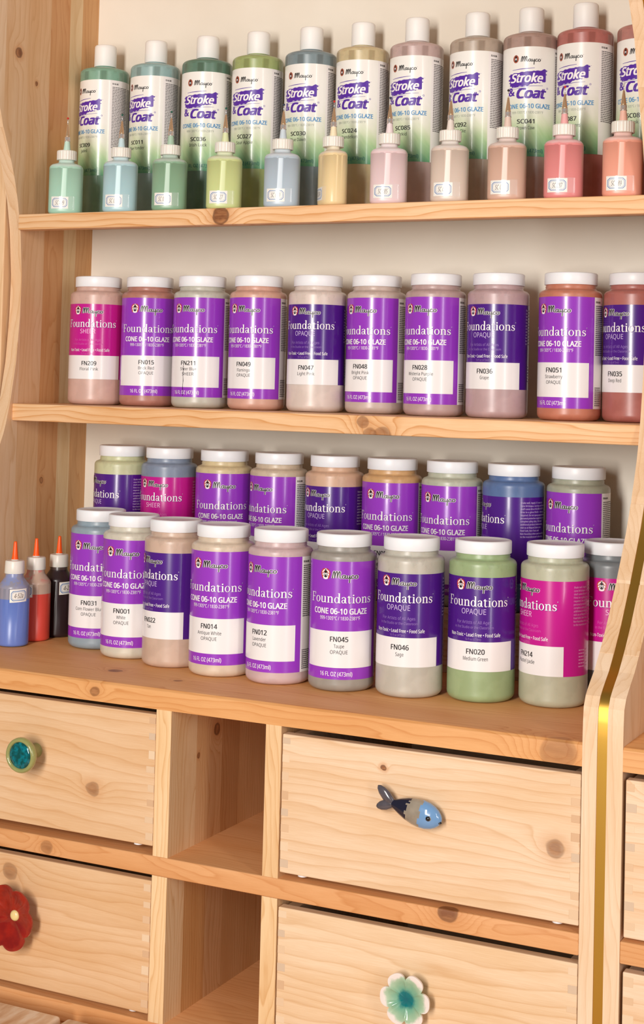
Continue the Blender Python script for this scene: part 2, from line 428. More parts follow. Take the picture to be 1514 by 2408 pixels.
CONE_HEAD = deco('fine_print_heading', text('EU & UK', 2.2, _x, 143.3, 9.5, bold=.02, align='L'), RL + .2, P_BLACK)

def classic(sheer):
    g = G2(); g.add(serif(75, 10.6, 0, 113)); g.add(text('Non-Toxic • Lead Free • Food Safe', 3.9, -2, 76, 60, bold=.012)); 
    d = G2(); d.add(text('For Artists of All Ages', 3.4, -3, 90, 40)); d.add(text('in the Studio or the Classroom', 2.8, -3, 84.4, 46)); d.add(text('16 fl oz (473ml)', 2.6, -3, 71, 18))
    e = text('SHEER', 6, -3, 102, 22) if sheer else text('OPAQUE', 6, -3, 102, 28)
    return g, d, e
cl_l = {}
lines = ['Shake well. Apply 2-3 coats to', 'cone 04 bisque. Let dry and fire to', 'shelf cones 06 or 05 (999-1031°C).', 'Fires to a gloss finish - clear glaze not', 'required. Do not spray apply without', 'personal protective equipment. For', 'complete safety data, SDS and', 'additional product information,', 'visit us at MaycoColors.com.', 'Food Safe, Non-Toxic and', 'Non-Hazardous when used according', "to the manufacturer's directions."]
blk = G2(); xb = 86 * DEG
for i, ln in enumerate(lines): blk.add(text(ln, 2.1, xb, 133.5 - i * 3.75, len(ln) * 1.12, bold=.01, align='L', res=1))
blk.add(fine_lines(xb + 8, xb + 26, 64, 6, 3.6, 1.2, 9).dice())
CL_BLOCK = deco('directions', blk, RL + .2, P_LILAC)
CL_BLOCK_W = deco('directions', blk, RL + .2, mat('print_pale_lilac', (205, 178, 222), .45))
CL_BLOCK_M = deco('directions', blk, RL + .2, mat('print_pale_pink', (228, 150, 205), .45))
lr2, lb2, lw2, lm2 = logo(-4, 129, 42, True)
CL_LOGO = [deco('logo', lw2.dice(), RL + .22, P_WHITE), deco('logo', lr2.dice(), RL + .34, P_RED), deco('logo', lb2.dice(), RL + .42, P_BLACK), deco('logo', lm2, RL + .52, P_WHITE)]
CL_SH = deco('lettering_shadow', serif(75, 10.6, .35, 112.6), RL + .22, P_SHADOW)
for sheer in (False, True):
    g, d, e = classic(sheer)
    cl_l[sheer] = (deco('classic_lettering', g, RL + .34, P_WHITE), deco('classic_small_lettering', d, RL + .34, mat('print_soft_pink', (222, 90, 180), .45) if sheer else P_LILAC),
                   patch('classic_label', -80 * DEG, 80 * DEG + 52, 35.5, 140, L_MAG if sheer else L_DEEP, RL),
                   deco('classic_kind_lettering', e, RL + .34, mat('print_pale_rose', (246, 200, 232), .45) if sheer else mat('print_pale_violet', (206, 184, 226), .45)))
CL_BOX = patch('classic_box', -69 * DEG, 69 * DEG, 35.5, 68.3, L_WHITE, RL + .18)

def face_cam(x, y): return math.atan2(CAM[0] - x, -(CAM[1] - y))

JARMAT = {}
def glaze(rgb, rough=.36):
    k = (rgb, rough)
    if k not in JARMAT:
        t = NT('glaze_plastic'); o = t.objmm(); z = t.sep(o)[2]; c = tuple(v * .74 + .045 for v in lin(rgb))
        n = t.noise(o, .05, 3.0)
        col = t.mix(t.mapr(n, .45, .62), c, tuple(min(1, v * 1.07 + .01) for v in c))
        film = t.ma('MULTIPLY', t.mapr(t.noise(o, .11, 4.0, .6), .56, .60), t.mapr(z, 118, 150))
        col = t.mix(t.ma('MULTIPLY', film, .28), col, tuple(v * .72 + .03 for v in c))
        t.base(col); t.set(Roughness=rough); t.b.inputs['Specular IOR Level'].default_value = .45
        t.b.inputs['Subsurface Weight'].default_value = .12; t.b.inputs['Subsurface Scale'].default_value = .008
        t.b.inputs['Coat Weight'].default_value = .12; t.b.inputs['Coat Roughness'].default_value = .25
        JARMAT[k] = t.m
    return JARMAT[k]

def jar(x, y, z, rgb, design, code, name_, phi, label, group, sub=None):
    r = thing('glaze_jar', label, 'jar', (x, y, z + .3), face_cam(x, y) + math.radians(phi), group)
    me = mesh('jar_body', JAR_V, JAR_F, glaze(rgb)); shade_auto(me, 60); obj('jar_body', me, r)
    obj('lid', CAP_ME, r)
    if design == 'cone':
        L = obj('label', CONE_LABEL, r)
        for n, q in (('back_strip', CONE_STRIP), ('name_panel', CONE_BOX), ('lettering_shadow', CONE_SH), ('lettering', CONE_WHITE), ('fine_print', CONE_FINE), ('fine_print_heading', CONE_HEAD)): obj(n, q, L)
        for q in CONE_LOGO: obj('logo', q, L)
        if code:
            g = text(code, 5.6, 0, 60.5, 20.5, bold=.018); wn = min(46, len(name_) * 2.35)
            g.add(text(name_, 4.1, 0, 52.6, wn)); g.add(text(sub or 'OPAQUE', 4.1, 0, 45.8, 20 if (sub or 'OPAQUE') == 'OPAQUE' else 17))
            obj('name_print', deco('name_print', g, RL + .32, P_BLACK), L)
    else:
        sheer = design == 'sheer'; a, b, c, e = cl_l[sheer]
        L = obj('label', c, r)
        for n, q in (('name_panel', CL_BOX), ('lettering_shadow', CL_SH), ('lettering', a), ('small_lettering', b), ('kind_lettering', e), ('directions', CL_BLOCK_M if sheer else CL_BLOCK_W)): obj(n, q, L)
        for q in CL_LOGO: obj('logo', q, L)
        if code:
            g = text(code, 5.6, 0, 57.5, 20.5, bold=.018); g.add(text(name_, 4.1, 0, 49.6, min(46, len(name_) * 2.35)))
            obj('name_print', deco('name_print', g, RL + .32, P_BLACK), L)
    return r

# ------------------------------------------------------------------ room
XL, PL = -461.0, 399.5                      # inner faces of the main cabinet's side panels
YS, YB = 197.2, 368.5                       # front of the hutch shelves, wall
S1, S2, S3, S4, S5 = (666.3, 687.45), (409.6, 432.56), (101.7, 125.21), (-81.0, -59.7), (-264.0, -241.0)
FLOOR = -1000.0
t = NT('cream_plaster'); o_ = t.objmm()
t.base(t.mix(t.mapr(t.noise(o_, .006, 3.0), .3, .7), lin((226, 217, 202)), lin((232, 225, 212))))
bp = t.node('ShaderNodeBump'); bp.inputs['Strength'].default_value = .18; bp.inputs['Distance'].default_value = .001
t.put(bp.inputs['Height'], t.noise(o_, .12, 4.0)); t.put(t.b.inputs['Normal'], bp.outputs[0]); t.set(Roughness=.8)
v, f = box(-1900, 2300, YB, YB + 80, FLOOR, 1500)
wl = obj('wall_back', mesh('wall_back', v, f, t.m)); wl['kind'] = 'structure'
v, f = box(-1900, 2300, -3200, YB + 80, FLOOR - 60, FLOOR)
fl_ = obj('floor', mesh('floor', v, f, wood('floor', 'X', (190, 150, 112), 88, contrast=.4))); fl_['kind'] = 'structure'

# ------------------------------------------------------------------ cabinets
PROF = [(-1000, 0), (110, 0), (140, 0), (160, 2), (170, 8), (178, 18), (190, 36), (209, 57), (230, 77), (251, 94), (275, 113), (300, 131), (322, 146), (344, 158), (370, 171), (397, 183), (439, 194), (490, 203), (550, 208), (604, 209),
        (667, 203), (707, 195), (735, 187), (757, 179), (801, 160), (849, 143), (886, 118), (925, 80), (965, 40), (1000, 12), (1030, 2), (1100, 0)]
def fy(z):
    for (z0, a), (z1, b) in zip(PROF, PROF[1:]):
        if z0 <= z <= z1: return a + (b - a) * (z - z0) / (z1 - z0)
ZS = [-1000, -500, 0] + list(range(100, 160, 15)) + list(range(160, 260, 5)) + list(range(260, 1101, 12)); ZS[-1] = 1100
def staves(x0, x1, ya, yb, off):
    """one glued plank of a side panel, between depths ya and yb, cut by the curved front: a mesh for each run it leaves"""
    runs, V, F, prev = [], [], [], None
    zz = sorted(set(ZS + [z0 + (z1 - z0) * (yb - a) / (b - a) for (z0, a), (z1, b) in zip(PROF, PROF[1:]) if a != b and min(a, b) < yb < max(a, b)]))
    q = [(z, min(max(fy(z), ya), yb)) for z in zz]
    for (za, a), (zb, b) in zip(q, q[1:]):
        if a >= yb - .02 and b >= yb - .02:
            if F: runs.append((V, F + [[prev, prev + 1, prev + 2, prev + 3]]))
            V, F, prev = [], [], None; continue
        for z, y in ([(za, a)] if prev is None else []) + [(zb, b)]:
            n = len(V); y = min(y, yb - .02)
            V += [(x0 - off[0], y - off[1], z - off[2]), (x1 - off[0], y - off[1], z - off[2]), (x1 - off[0], yb - off[1], z - off[2]), (x0 - off[0], yb - off[1], z - off[2])]
            if prev is None: F.append([n + 3, n + 2, n + 1, n])
            else: F += [[prev + i, prev + (i + 1) % 4, n + (i + 1) % 4, n + i] for i in range(4)]
            prev = n
    if F: runs.append((V, F + [[prev, prev + 1, prev + 2, prev + 3]]))
    return runs

YJ = [-5, 52, 108, 160, 209.5, 256, 300, 329, YB]
TONES = [(236, 208, 178), (230, 196, 160), (234, 204, 172), (228, 194, 158), (224, 186, 146), (212, 162, 114), (226, 200, 160), (212, 168, 120)]
def side_panel(root, off, x0, x1, seed, knots=()):
    p = obj('side_panel', None, root)
    for i in range(8):
        kn = [k for k in knots if YJ[i] <= k[1] <= YJ[i + 1]]
        m_ = wood('panel', 'Z', TONES[i], seed + i, kn, off, ring=5.5 if i % 3 else 9, contrast=.32 + .2 * (i % 2), pith=(45, 120))
        for v, f in staves(x0, x1, YJ[i], YJ[i + 1], off): obj('plank', mesh('plank', v, f, m_), p)
def board(root, off, name, x0, x1, y0, y1, z0, z1, m_, bev=1.2, edges=None, parent=None):
    v, f = box(x0 - off[0], x1 - off[0], y0 - off[1], y1 - off[1], z0 - off[2], z1 - off[2], bev, 3, edges)
    return obj(name, shade_auto(mesh(name, v, f, m_), 25), parent or root)

def drawer(root, off, x0, x1, z0, z1, seed, knots=(), tone=LIGHT, open_=0.0):
    y0 = 1.0 - open_; L = x1 - x0
    parts = [box(x0, x1, y0, y0 + 12, z0, z1, 1.2, 2), box(x0 + .6, x0 + 14, y0 + 11.5, 335, z0 + 1, z1 - 4, 0), box(x1 - 14, x1 - .6, y0 + 11.5, 335, z0 + 1, z1 - 4, 0),
             box(x0 + 14, x1 - 14, 320, 335, z0 + 1, z1 - 4, 0), box(x0 + 13, x1 - 13, y0 + 11.5, 321, z0 + 8, z0 + 14, 0)]
    v, f = join(parts); v = [(a - off[0], b - off[1], c - off[2]) for a, b, c in v]
    d = obj('drawer', mesh('drawer', v, f, wood('drawer', 'X', tone, seed, knots, off, ring=11, contrast=.48, pith=(30, 70))), root)
    rr = random.Random(seed); n = 8; pitch = (z1 - z0) / n
    greys = [mat('end_grain_pale', (224, 190, 154), .6), mat('end_grain_grey', (210, 182, 154), .6), mat('end_grain_brown', (212, 172, 134), .6), mat('end_grain_cream', (230, 200, 166), .6), mat('end_grain_tan', (220, 182, 144), .6)]
    for side in (0, 1):
        for i in range(n):
            zc = z0 + pitch * (i + .55) + rr.uniform(-1.5, 1.5); h = rr.uniform(6, 9.5); ww = rr.uniform(8, 11)
            xa = x0 + .4 if side == 0 else x1 - .4 - ww
            kv, kf = box(xa - off[0], xa + ww - off[0], y0 - .25 - off[1], y0 + 6 - off[1], zc - h / 2 - off[2], zc + h / 2 - off[2], .2, 1)
            obj('dovetail_key', mesh('dovetail_key', kv, kf, rr.choice(greys)), d)
    for xx in (x0 + 24, x1 - 24):
        kv, kf = lathe([(4, 0), (5.5, .6), (5.5, 2.6), (4.5, 3.4)], 16)
        kv = [(a + xx - off[0], b + y0 + 9 - off[1], c + z0 - 3.2 - off[2]) for a, b, c in kv]
        obj('glide_pad', mesh('glide_pad', kv, kf, CAPW, True), d)
    return d

D1, D2 = (-92.2, -72.6), (47.0, 66.0)
def cabinet(label, dx, seed, main):
    off = (-30 + dx, 185, FLOOR)
    r = thing('hutch_cabinet', label, 'cabinet', off, 0, 'pine hutch cabinets standing side by side')
    kn = [(XL, 187.8, 904.8, 7), (XL, 227.6, 870.6, 3.2), (XL, 266.4, 325.8, 4)] if main else []
    lx0, lx1 = (XL - 18, XL) if main else (424.4, 440.2)
    side_panel(r, off, lx0, lx1, seed, kn)
    side_panel(r, off, PL + dx, PL + 14.8 + dx, seed + 20, [(PL, 10, 128, 4), (PL, 6, 152, 3)] if main else [])
    a, b = XL + dx, PL + dx
    ctr = (0, 0, 0)
    top_e = lambda z, y: (lambda c: abs(c.y - (y - off[1])) < .5 and abs(c.z - (z - off[2])) < .5)
    # upper shelf: a face rail with a thinner board behind it
    board(r, off, 'shelf_rail', a, b, YS, YS + 19, S1[0], S1[1], wood('rail', 'X', (238, 196, 152), seed + 41, [(-145 + dx, YS + 2, 677, 11, .8)] if main else [], off, ring=8, contrast=1.25, pith=(10, 40)), 1.6)
    board(r, off, 'shelf_board', a, b, YS + 19, YB, S1[1] - 4, S1[1], wood('shelf', 'X', LIGHT, seed + 42, [], off), .3)
    board(r, off, 'shelf_board', a, b, YS, YB, S2[0], S2[1], wood('shelf', 'X', (238, 194, 148), seed + 43, [(60 + dx, YS, 424, 7, .5), (86 + dx, YS, 409, 11, .5), (70 + dx, YS, 410, 8, .4)] if main else [], off, ring=8, contrast=1.2, pith=(20, 60)), 1.6)
    board(r, off, 'worktop', a, b, 0, YB, S3[0], S3[1], wood('worktop', 'X', (224, 166, 108), seed + 44, [(-176, 2, 113, 6, .55), (374, 0, 110, 17, .3), (-190, 60, S3[1], 8, .6), (-95, 48, S3[1], 5, .5)] if main else [], off, ring=6, contrast=.7, pith=(40, 90)), 6, top_e(S3[1], 0))
    board(r, off, 'middle_shelf', a, b, -.5, YB, S4[0], S4[1], wood('midshelf', 'X', HONEY, seed + 45, [(263, 0, -62, 11, .7), (-236, 0, -72, 7, .35)] if main else [], off, ring=5, contrast=.55, pith=(30, 90)), 1.6)
    board(r, off, 'bottom_shelf', a, b, 0, YB, S5[0], S5[1], wood('botshelf', 'X', HONEY, seed + 46, [], off, ring=6, contrast=.5), 1.6)
    board(r, off, 'top_board', a, b, 6, YB, 1078, 1098, wood('topboard', 'X', LIGHT, seed + 47, [], off), 1.6)
    board(r, off, 'plinth_panel', a, b, 20, 38, FLOOR, S5[0], wood('plinth', 'X', LIGHT, seed + 48, [], off), 1)
    board(r, off, 'added_back_panel', a + .3, b - .3, YB - 7, YB - 1, S5[1] + .3, S4[0] - .3, wood('added_backpanel', 'X', (196, 146, 98), seed + 49, [], off), .2)  # unseen backs of both drawer tiers, added to darken the open cubbies
    board(r, off, 'added_back_panel', a + .3, b - .3, YB - 7, YB - 1, S4[1] + .3, S3[0] - .3, wood('added_backpanel', 'X', (196, 146, 98), seed + 50, [], off), .2)
    if not main:
        drawer(r, off, 443.2, 780, -56, 94.5, seed + 60, [(480, 0, 90, 10, .4)], (236, 206, 176)); drawer(r, off, 443.2, 780, -237, -88.5, seed + 61, [], (236, 206, 176))
        return r, off
    for lo, hi in ((S4[1], S3[0]), (S5[1], S4[0])):
        cut = [0, 56, 113, 154, 225, YB - 7.5] if lo > -100 else [0, 37, 84, 123, 215, YB - 7.5]
        for (xa, xb) in (D1, D2):
            p = obj('divider', None, r)
            tn = [(232, 196, 152), (226, 184, 138), (206, 158, 110), (222, 178, 130), (216, 170, 122)] if lo > -100 else [(234, 200, 156), (208, 158, 104), (224, 184, 138), (214, 172, 124), (220, 176, 128)]
            for i in range(5):
                kn = [k for k in [(-72.6, 100, 62.8, 7.5), (-72.6, 60.5, 41, 3.2)] if lo > -100 and xa < -70 and cut[i] <= k[1] <= cut[i + 1]]
                v, f = box(xa - off[0], xb - off[0], cut[i] - off[1], cut[i + 1] - off[1], lo - off[2], hi - off[2], 0)
                obj('plank', mesh('plank', v, f, wood('divider', 'Z', (238, 204, 160) if i == 0 and xa < 0 else tn[i], seed + 70 + i + (9 if lo > -100 else 0) + (5 if xa > 0 else 0), kn, off, ring=4.5, contrast=.7, pith=(14, 60))), p)
    return r, off

cab, coff = cabinet('tall pine hutch cabinet filling the picture, with shelves of glaze and four drawers', 0, 100, True)
cabinet('second pine hutch cabinet cut off at the right edge, beyond the brass strip', 440.2 - XL, 300, False)
dA = drawer(cab, coff, -450, -93.2, -50, 95.6, 11, [(-176, 0, 3, 8.5, .42)], (226, 190, 152))
dB = drawer(cab, coff, 67, 398.6, -53, 93.6, 12, [(373.7, 0, 17.4, 10, .45), (186, 0, 72.8, 3.2, .8)], (232, 202, 170))
dC = drawer(cab, coff, -450, -93.4, -234, -88, 13, [(-289, 0, -108, 10, .4)], (224, 186, 146))
dD = drawer(cab, coff, 67, 398.6, -234, -89.3, 14, [], (232, 202, 168))

nb = thing('shelf_upright', 'plain pine upright board at the left edge, beside the curved side panel', 'board', (-506, 290, FLOOR))
v, f = box(-24, 24, -94, 78, 0, 2100, 1.5, 2); obj('board', mesh('board', v, f, wood('upright', 'Z', (230, 192, 150), 71, ring=8, contrast=.3)), nb)

# brass strip in the joint between the two cabinets
V, F = [], []
for z in ZS:
    y = fy(z) + 1.2; n = len(V)
    V += [(414.4, y, z), (424.3, y, z), (424.3, y + 3, z), (414.4, y + 3, z)]
    if n: F += [[n - 4 + i, n - 4 + (i + 1) % 4, n + (i + 1) % 4, n + i] for i in range(4)]
F += [[3, 2, 1, 0], [len(V) - 4, len(V) - 3, len(V) - 2, len(V) - 1]]
brass = mat('brushed_brass', (214, 166, 74), .36, metal=1.0)
tag(obj('brass_strip', shade_auto(mesh('brass_strip', V, F, brass), 40)), 'curved brass coloured strip running down between the two cabinets', 'trim strip')

# ------------------------------------------------------------------ ceramic knobs (sub-parts of their drawers)
def place(v, loc, off): return [(a + loc[0] - off[0], b + loc[1] - off[1], c + loc[2] - off[2]) for a, b, c in v]
def at(name, me, parent, loc):
    return obj(name, me, parent, tuple(l - q for l, q in zip(loc, coff)))
def lathe_y(prof, seg=48):
    v, f = lathe(prof, seg); return [(x, -z, y) for x, y, z in v], f
rimc = mat('knob_celadon', (150, 150, 92), .18, coat=.6, vary=.18)
v, f = lathe_y([(8.5, 0), (7.5, 4), (7.2, 17), (10, 20), (16, 22), (19, 23.5), (20.2, 26), (20, 29.5), (18.6, 31.7), (16.8, 32.1), (15.2, 30.7), (14.8, 29)])
at('round_knob', shade_auto(mesh('round_knob', v, f, rimc), 60), dA, (-256, .8, 36))
t = NT('teal_crackle_glaze'); o2 = t.objmm(); vo = t.node('ShaderNodeTexVoronoi'); t.put(vo.inputs['Vector'], o2); vo.inputs['Scale'].default_value = .35
t.base(t.mix(t.mapr(t.noise(o2, .22, 3.0), .35, .65), t.mix(vo.outputs['Distance'], lin((0, 84, 104)), lin((10, 132, 140))), lin((6, 74, 72)))); t.set(Roughness=.08)
v, f = lathe_y([(15.1, 28.5), (14.6, 29.9), (10, 30.4), (4, 30.6)])
at('knob_glass_centre', mesh('knob_glass_centre', v, f, t.m, True), dA, (-256, .8, 36))

def flower(R, n, phase, depth, notch, seed=0, cup=6.0, uneven=0.0):
    """petalled dish facing -Y: rings of vertices, front and back"""
    rr = random.Random(seed); NA, NR = 120, 9; V, F = [], []
    amp = [1 + rr.uniform(-uneven, uneven) for _ in range(n)]
    def rad(a):
        q = ((a - phase) / (2 * PI) * n) % n; k = int(q); u = q - k - .5
        k2 = amp[k]
        return R * k2 * (1 - notch * (abs(u) * 2) ** 3.2)
    for side in (0, 1):
        for j in range(NR + 1):
            s_ = j / NR
            for i in range(NA):
                a = 2 * PI * i / NA; q = rad(a) * s_ if s_ > .35 else rad(a) * s_ * (1 - .0) ; h = cup * s_ ** 2 - (1.6 if side == 0 else 0) * 0
                y = -(depth + cup * s_ * s_ - (2.2 * s_ ** 10 if side == 0 else 0)) if side == 0 else -(depth + cup * s_ * s_ - 4.4)
                V.append((q * math.cos(a), y, q * math.sin(a)))
        b = side * (NR + 1) * NA
        for j in range(NR):
            for i in range(NA):
                q = [b + j * NA + i, b + j * NA + (i + 1) % NA, b + (j + 1) * NA + (i + 1) % NA, b + (j + 1) * NA + i]
                F.append(q if side else q[::-1])
    o = NR * NA; b = (NR + 1) * NA
    for i in range(NA): F.append([o + i, o + (i + 1) % NA, b + o + (i + 1) % NA, b + o + i])
    sv, sf = lathe_y([(9, 0), (8, 3), (7, depth - 4)], 24)
    return join([(V, F), (sv, sf)])
t = NT('red_glaze'); t.base(t.mix(t.mapr(t.noise(t.objmm(), .08, 3.0), .3, .7), lin((128, 14, 6)), lin((156, 26, 8)))); t.set(Roughness=.07); t.b.inputs['Coat Weight'].default_value = .5
v, f = flower(37, 6, .35, 16, .15, 3, 9, .07)
at('flower_knob', shade_auto(mesh('flower_knob', v, f, t.m), 70), dC, (-272, .8, -152))
v, f = lathe_y([(6, 15), (6.2, 17.4), (4.5, 19.2), (2, 19.8)], 24)
at('flower_centre', mesh('flower_centre', v, f, mat('cream_glaze', (232, 206, 140), .2, coat=.4), True), dC, (-266, .8, -150))
t = NT('celadon_flower_glaze'); o3 = t.sep(t.objmm())
d_ = t.ma('SQRT', t.ma('ADD', t.ma('MULTIPLY', o3[0], o3[0]), t.ma('MULTIPLY', o3[2], o3[2])))
d_ = t.ma('ADD', d_, t.ma('MULTIPLY', t.ma('SUBTRACT', t.noise(t.objmm(), .12, 4.0), .5), 9))
t.base(t.ramp(t.ma('DIVIDE', d_, 28.0), [(0.0, lin((0, 96, 104))), (.24, lin((6, 112, 114))), (.38, lin((110, 164, 138))), (.60, lin((146, 178, 146))), (.74, lin((168, 190, 160))), (.84, lin((232, 218, 210)))])); t.set(Roughness=.12)
v, f = flower(26.5, 6, -PI / 6, 13, .27, 5, 6, .05)
at('flower_knob', shade_auto(mesh('flower_knob', v, f, t.m), 70), dD, (223.5, .8, -152))

# fish knob
FA, FB = Vector((197, 0, 42.5)), Vector((257.5, 0, 31.0)); ax = (FB - FA); FL = ax.length; ax.normalize(); nz = Vector((-ax.z, 0, ax.x))
secs = [(0, 2.2), (.06, 3.2), (.14, 5.2), (.24, 8.2), (.36, 11.2), (.5, 13.4), (.62, 14.2), (.74, 13.6), (.84, 11.6), (.91, 9.0), (.96, 6.0), (.99, 3.0), (1.0, .6)]
fine = []
for (a, r0), (b, r1) in zip(secs, secs[1:]):
    for k in range(4): fine.append((a + (b - a) * k / 4, r0 + (r1 - r0) * k / 4))
fine.append(secs[-1]); NS = 36; V, F, MI = [], [], []
for s_, q in fine:
    for i in range(NS):
        a = 2 * PI * i / NS
        P = FA + ax * (FL * s_) + nz * (q * math.sin(a)); V.append((P.x, -11 - q * .62 * math.cos(a), P.z))
for j in range(len(fine) - 1):
    for i in range(NS):
        F.append([j * NS + i, j * NS + (i + 1) % NS, (j + 1) * NS + (i + 1) % NS, (j + 1) * NS + i])
        s_ = fine[j][0]; a = i / NS
        zig = .035 * abs(((a * 12) % 2) - 1)
        MI.append(0 if s_ > .60 + zig else (1 if s_ > .33 + .06 * abs(((a * 7) % 2) - 1) + (.06 if .1 < a < .3 else 0) else 2))
F.append(list(range(NS))[::-1]); MI.append(2); F.append([(len(fine) - 1) * NS + i for i in range(NS)]); MI.append(0)
fm = [mat('fish_blue', (112, 152, 196), .14, coat=.5), mat('fish_scale_grey', (150, 138, 122), .16, coat=.5, vary=.35), mat('fish_navy', (26, 26, 46), .12, coat=.5)]
fish = at('fish_knob', mesh('fish_knob', [(x - 227, y - 0, z - 37) for x, y, z in V], F, fm, True, MI), dB, (227, 0, 37))
sv, sf = lathe_y([(6, -1), (5.5, 8)], 20)
at('knob_stem', mesh('knob_stem', sv, sf, fm[1], True), dB, (228, 0, 37))
tv = []
for ang, L_, wd in ((136, 27, 5.6), (196, 22, 5.4)):
    sv, sf = lathe([(.4, -1), (.55, -.9), (.8, -.55), (1, 0), (.85, .5), (.5, .85), (.1, 1)], 20)
    a = math.radians(ang); c, s_ = math.cos(a), math.sin(a); o = []
    for x, y, z in sv:
        l = (z + .75) * L_ / 2 + 0; ww = x * wd
        o.append((203 + l * c - ww * s_, -11 + y * 3.4, 41.2 + l * s_ + ww * c))
    tv.append((o, sf))
v, f = join(tv)
at('fish_tail', mesh('fish_tail', [(x - 203, y, z - 41) for x, y, z in v], f, mat('fish_tail_slate', (84, 78, 84), .16, coat=.5, vary=.5), True), dB, (203, 0, 41))
for nm, q, zz, yy, mm_ in (('fish_eye_ring', 3.6, 33.6, -17.1, fm[1]), ('fish_eye', 2.6, 33.6, -18.6, mat('fish_black', (20, 22, 26), .08, coat=.6))):
    sv, sf = lathe_y([(q * .9, 0), (q, 1), (q * .7, 2.0), (q * .2, 2.4)], 20)
    at(nm, mesh(nm, sv, sf, mm_, True), dB, (245.5, yy + .6, zz))
sv, sf = lathe_y([(2.6, 0), (2.4, 1.5), (1, 2.4)], 16)
at('fish_mouth', mesh('fish_mouth', [(x * 1.2, y, z * .6) for x, y, z in sv], sf, MATS['fish_black'], True), dB, (255.2, -11.5, 29.4))

# ------------------------------------------------------------------ step under the back row
st = thing('riser_step', 'low pine step behind the front jars, carrying the back row', 'riser', (0, 300, S3[1]))
rm = wood('riser', 'X', LIGHT, 61)
for n, q in (('tread', (-392, 348, -37, 40, 61.5, 77.6)), ('front_board', (-392, 348, -37, -22, 0, 61.5)), ('back_board', (-392, 348, 25, 40, 0, 61.5))):
    v, f = box(*q, .8, 2); obj(n, mesh(n, v, f, rm), st)

# ------------------------------------------------------------------ jars: middle shelf, front row, back row
G_MID, G_FRONT, G_BACK = 'glaze jars on the middle shelf', 'front row of jars on the worktop', 'back row of jars on the step'
mid = [(-390.4, 288.2, (224, 180, 164), 'sheer', 'FN209', 'Floral Pink', -16, None, 'floral pink glaze jar with a magenta label, leftmost on the middle shelf'),
       (-313.3, 299.1, (190, 120, 100), 'cone', 'FN015', 'Brick Red', -4, None, 'brick red glaze jar with purple label, second from left on the middle shelf'),
       (-226.9, 293.9, (206, 200, 184), 'cone', 'FN211', 'Sheer Blue', -26, 'SHEER', 'pale grey glaze jar with purple label, third from left on the middle shelf'),
       (-142.5, 297.3, (226, 170, 146), 'cone', 'FN049', 'Flamingo', -28, None, 'salmon glaze jar with purple label, fourth from left on the middle shelf'),
       (-55.6, 298.5, (234, 214, 202), 'opaque', 'FN047', 'Light Pink', -21, None, 'palest pink glaze jar with a dark violet label, middle shelf, fifth from left'),
       (23.2, 309.3, (212, 186, 172), 'cone', 'FN048', 'Bright Pink', -31, None, 'beige pink glaze jar with purple label, sixth from left on the middle shelf'),
       (111.9, 292.6, (198, 162, 156), 'cone', 'FN028', 'Wisteria Purple', -29, None, 'dusty mauve glaze jar with purple label, seventh from left on the middle shelf'),
       (194.0, 294.0, (198, 162, 162), 'opaque', 'FN036', 'Grape', -24, None, 'mauve glaze jar with dark violet label, third from right on the middle shelf'),
       (285.6, 293.6, (206, 118, 84), 'cone', 'FN051', 'Strawberry', -30, None, 'coral orange glaze jar with purple label, second from right on the middle shelf'),
       (360.8, 309.0, (186, 96, 82), 'opaque', 'FN035', 'Deep Red', -38, None, 'deep red glaze jar with dark violet label, cut off at right end of middle shelf')]
for x, y, c, d, code, nm, ph, sub, lb in mid:
    jr = jar(x, y, S2[1], c, d, code, nm, ph, lb, G_MID, sub)
    if code == 'FN211':                       # a dark drip has run down this label
        dr = G2().ribbon([(-6.6 + .25 * math.sin(k * 1.3), 57 - k * 3.4) for k in range(13)], [.5 + .3 * (k % 3 == 0) for k in range(13)])
        obj('drip', deco('drip', dr, RL + .5, mat('dried_dark_glaze', (48, 36, 46), .3)), [q for q in jr.children if q.name.startswith('label')][0])
front = [(-306.1, 189.4, (150, 168, 180), 'cone', 'FN031', 'Corn Flower Blue', -20, 'grey blue glaze jar with purple label, leftmost of the front row on the worktop'),
         (-233.6, 156.8, (224, 214, 194), 'cone', 'FN001', 'White', -20, 'off white glaze jar with purple label, second from left in the front row'),
         (-158.3, 135.9, (216, 182, 158), 'opaque', 'FN022', 'Tan', -51, 'tan glaze jar with dark violet label turned left, third in the front row'),
         (-81.2, 118.7, (230, 206, 180), 'cone', 'FN014', 'Antique White', -23, 'cream glaze jar with purple label, fourth from left in the front row'),
         (-2.0, 115.3, (216, 182, 180), 'cone', 'FN012', 'Lavender', -37, 'pale lavender pink glaze jar with purple label, fifth from left in the front row'),
         (77.4, 119.6, (160, 150, 138), 'cone', 'FN045', 'Taupe', -5, 'taupe grey glaze jar with purple label facing straight out, front row centre'),
         (157.6, 128.6, (202, 194, 178), 'opaque', 'FN046', 'Sage', -17, 'light sage grey glaze jar with dark violet label beside the green jar, front row'),
         (235.9, 148.6, (158, 180, 124), 'opaque', 'FN020', 'Medium Green', -10, 'medium green glaze jar with dark violet label in the front row'),
         (314.2, 165.9, (192, 190, 160), 'sheer', 'FN214', 'Pastel Jade', -52, 'pale jade glaze jar with magenta label turned left, second from right in front row'),
         (360.6, 228.5, (116, 122, 126), 'sheer', None, None, 12, 'slate grey glaze jar with magenta label, half hidden behind the curved side panel')]
for x, y, c, d, code, nm, ph, lb in front: jar(x, y, S3[1], c, d, code, nm, ph, lb, G_FRONT)
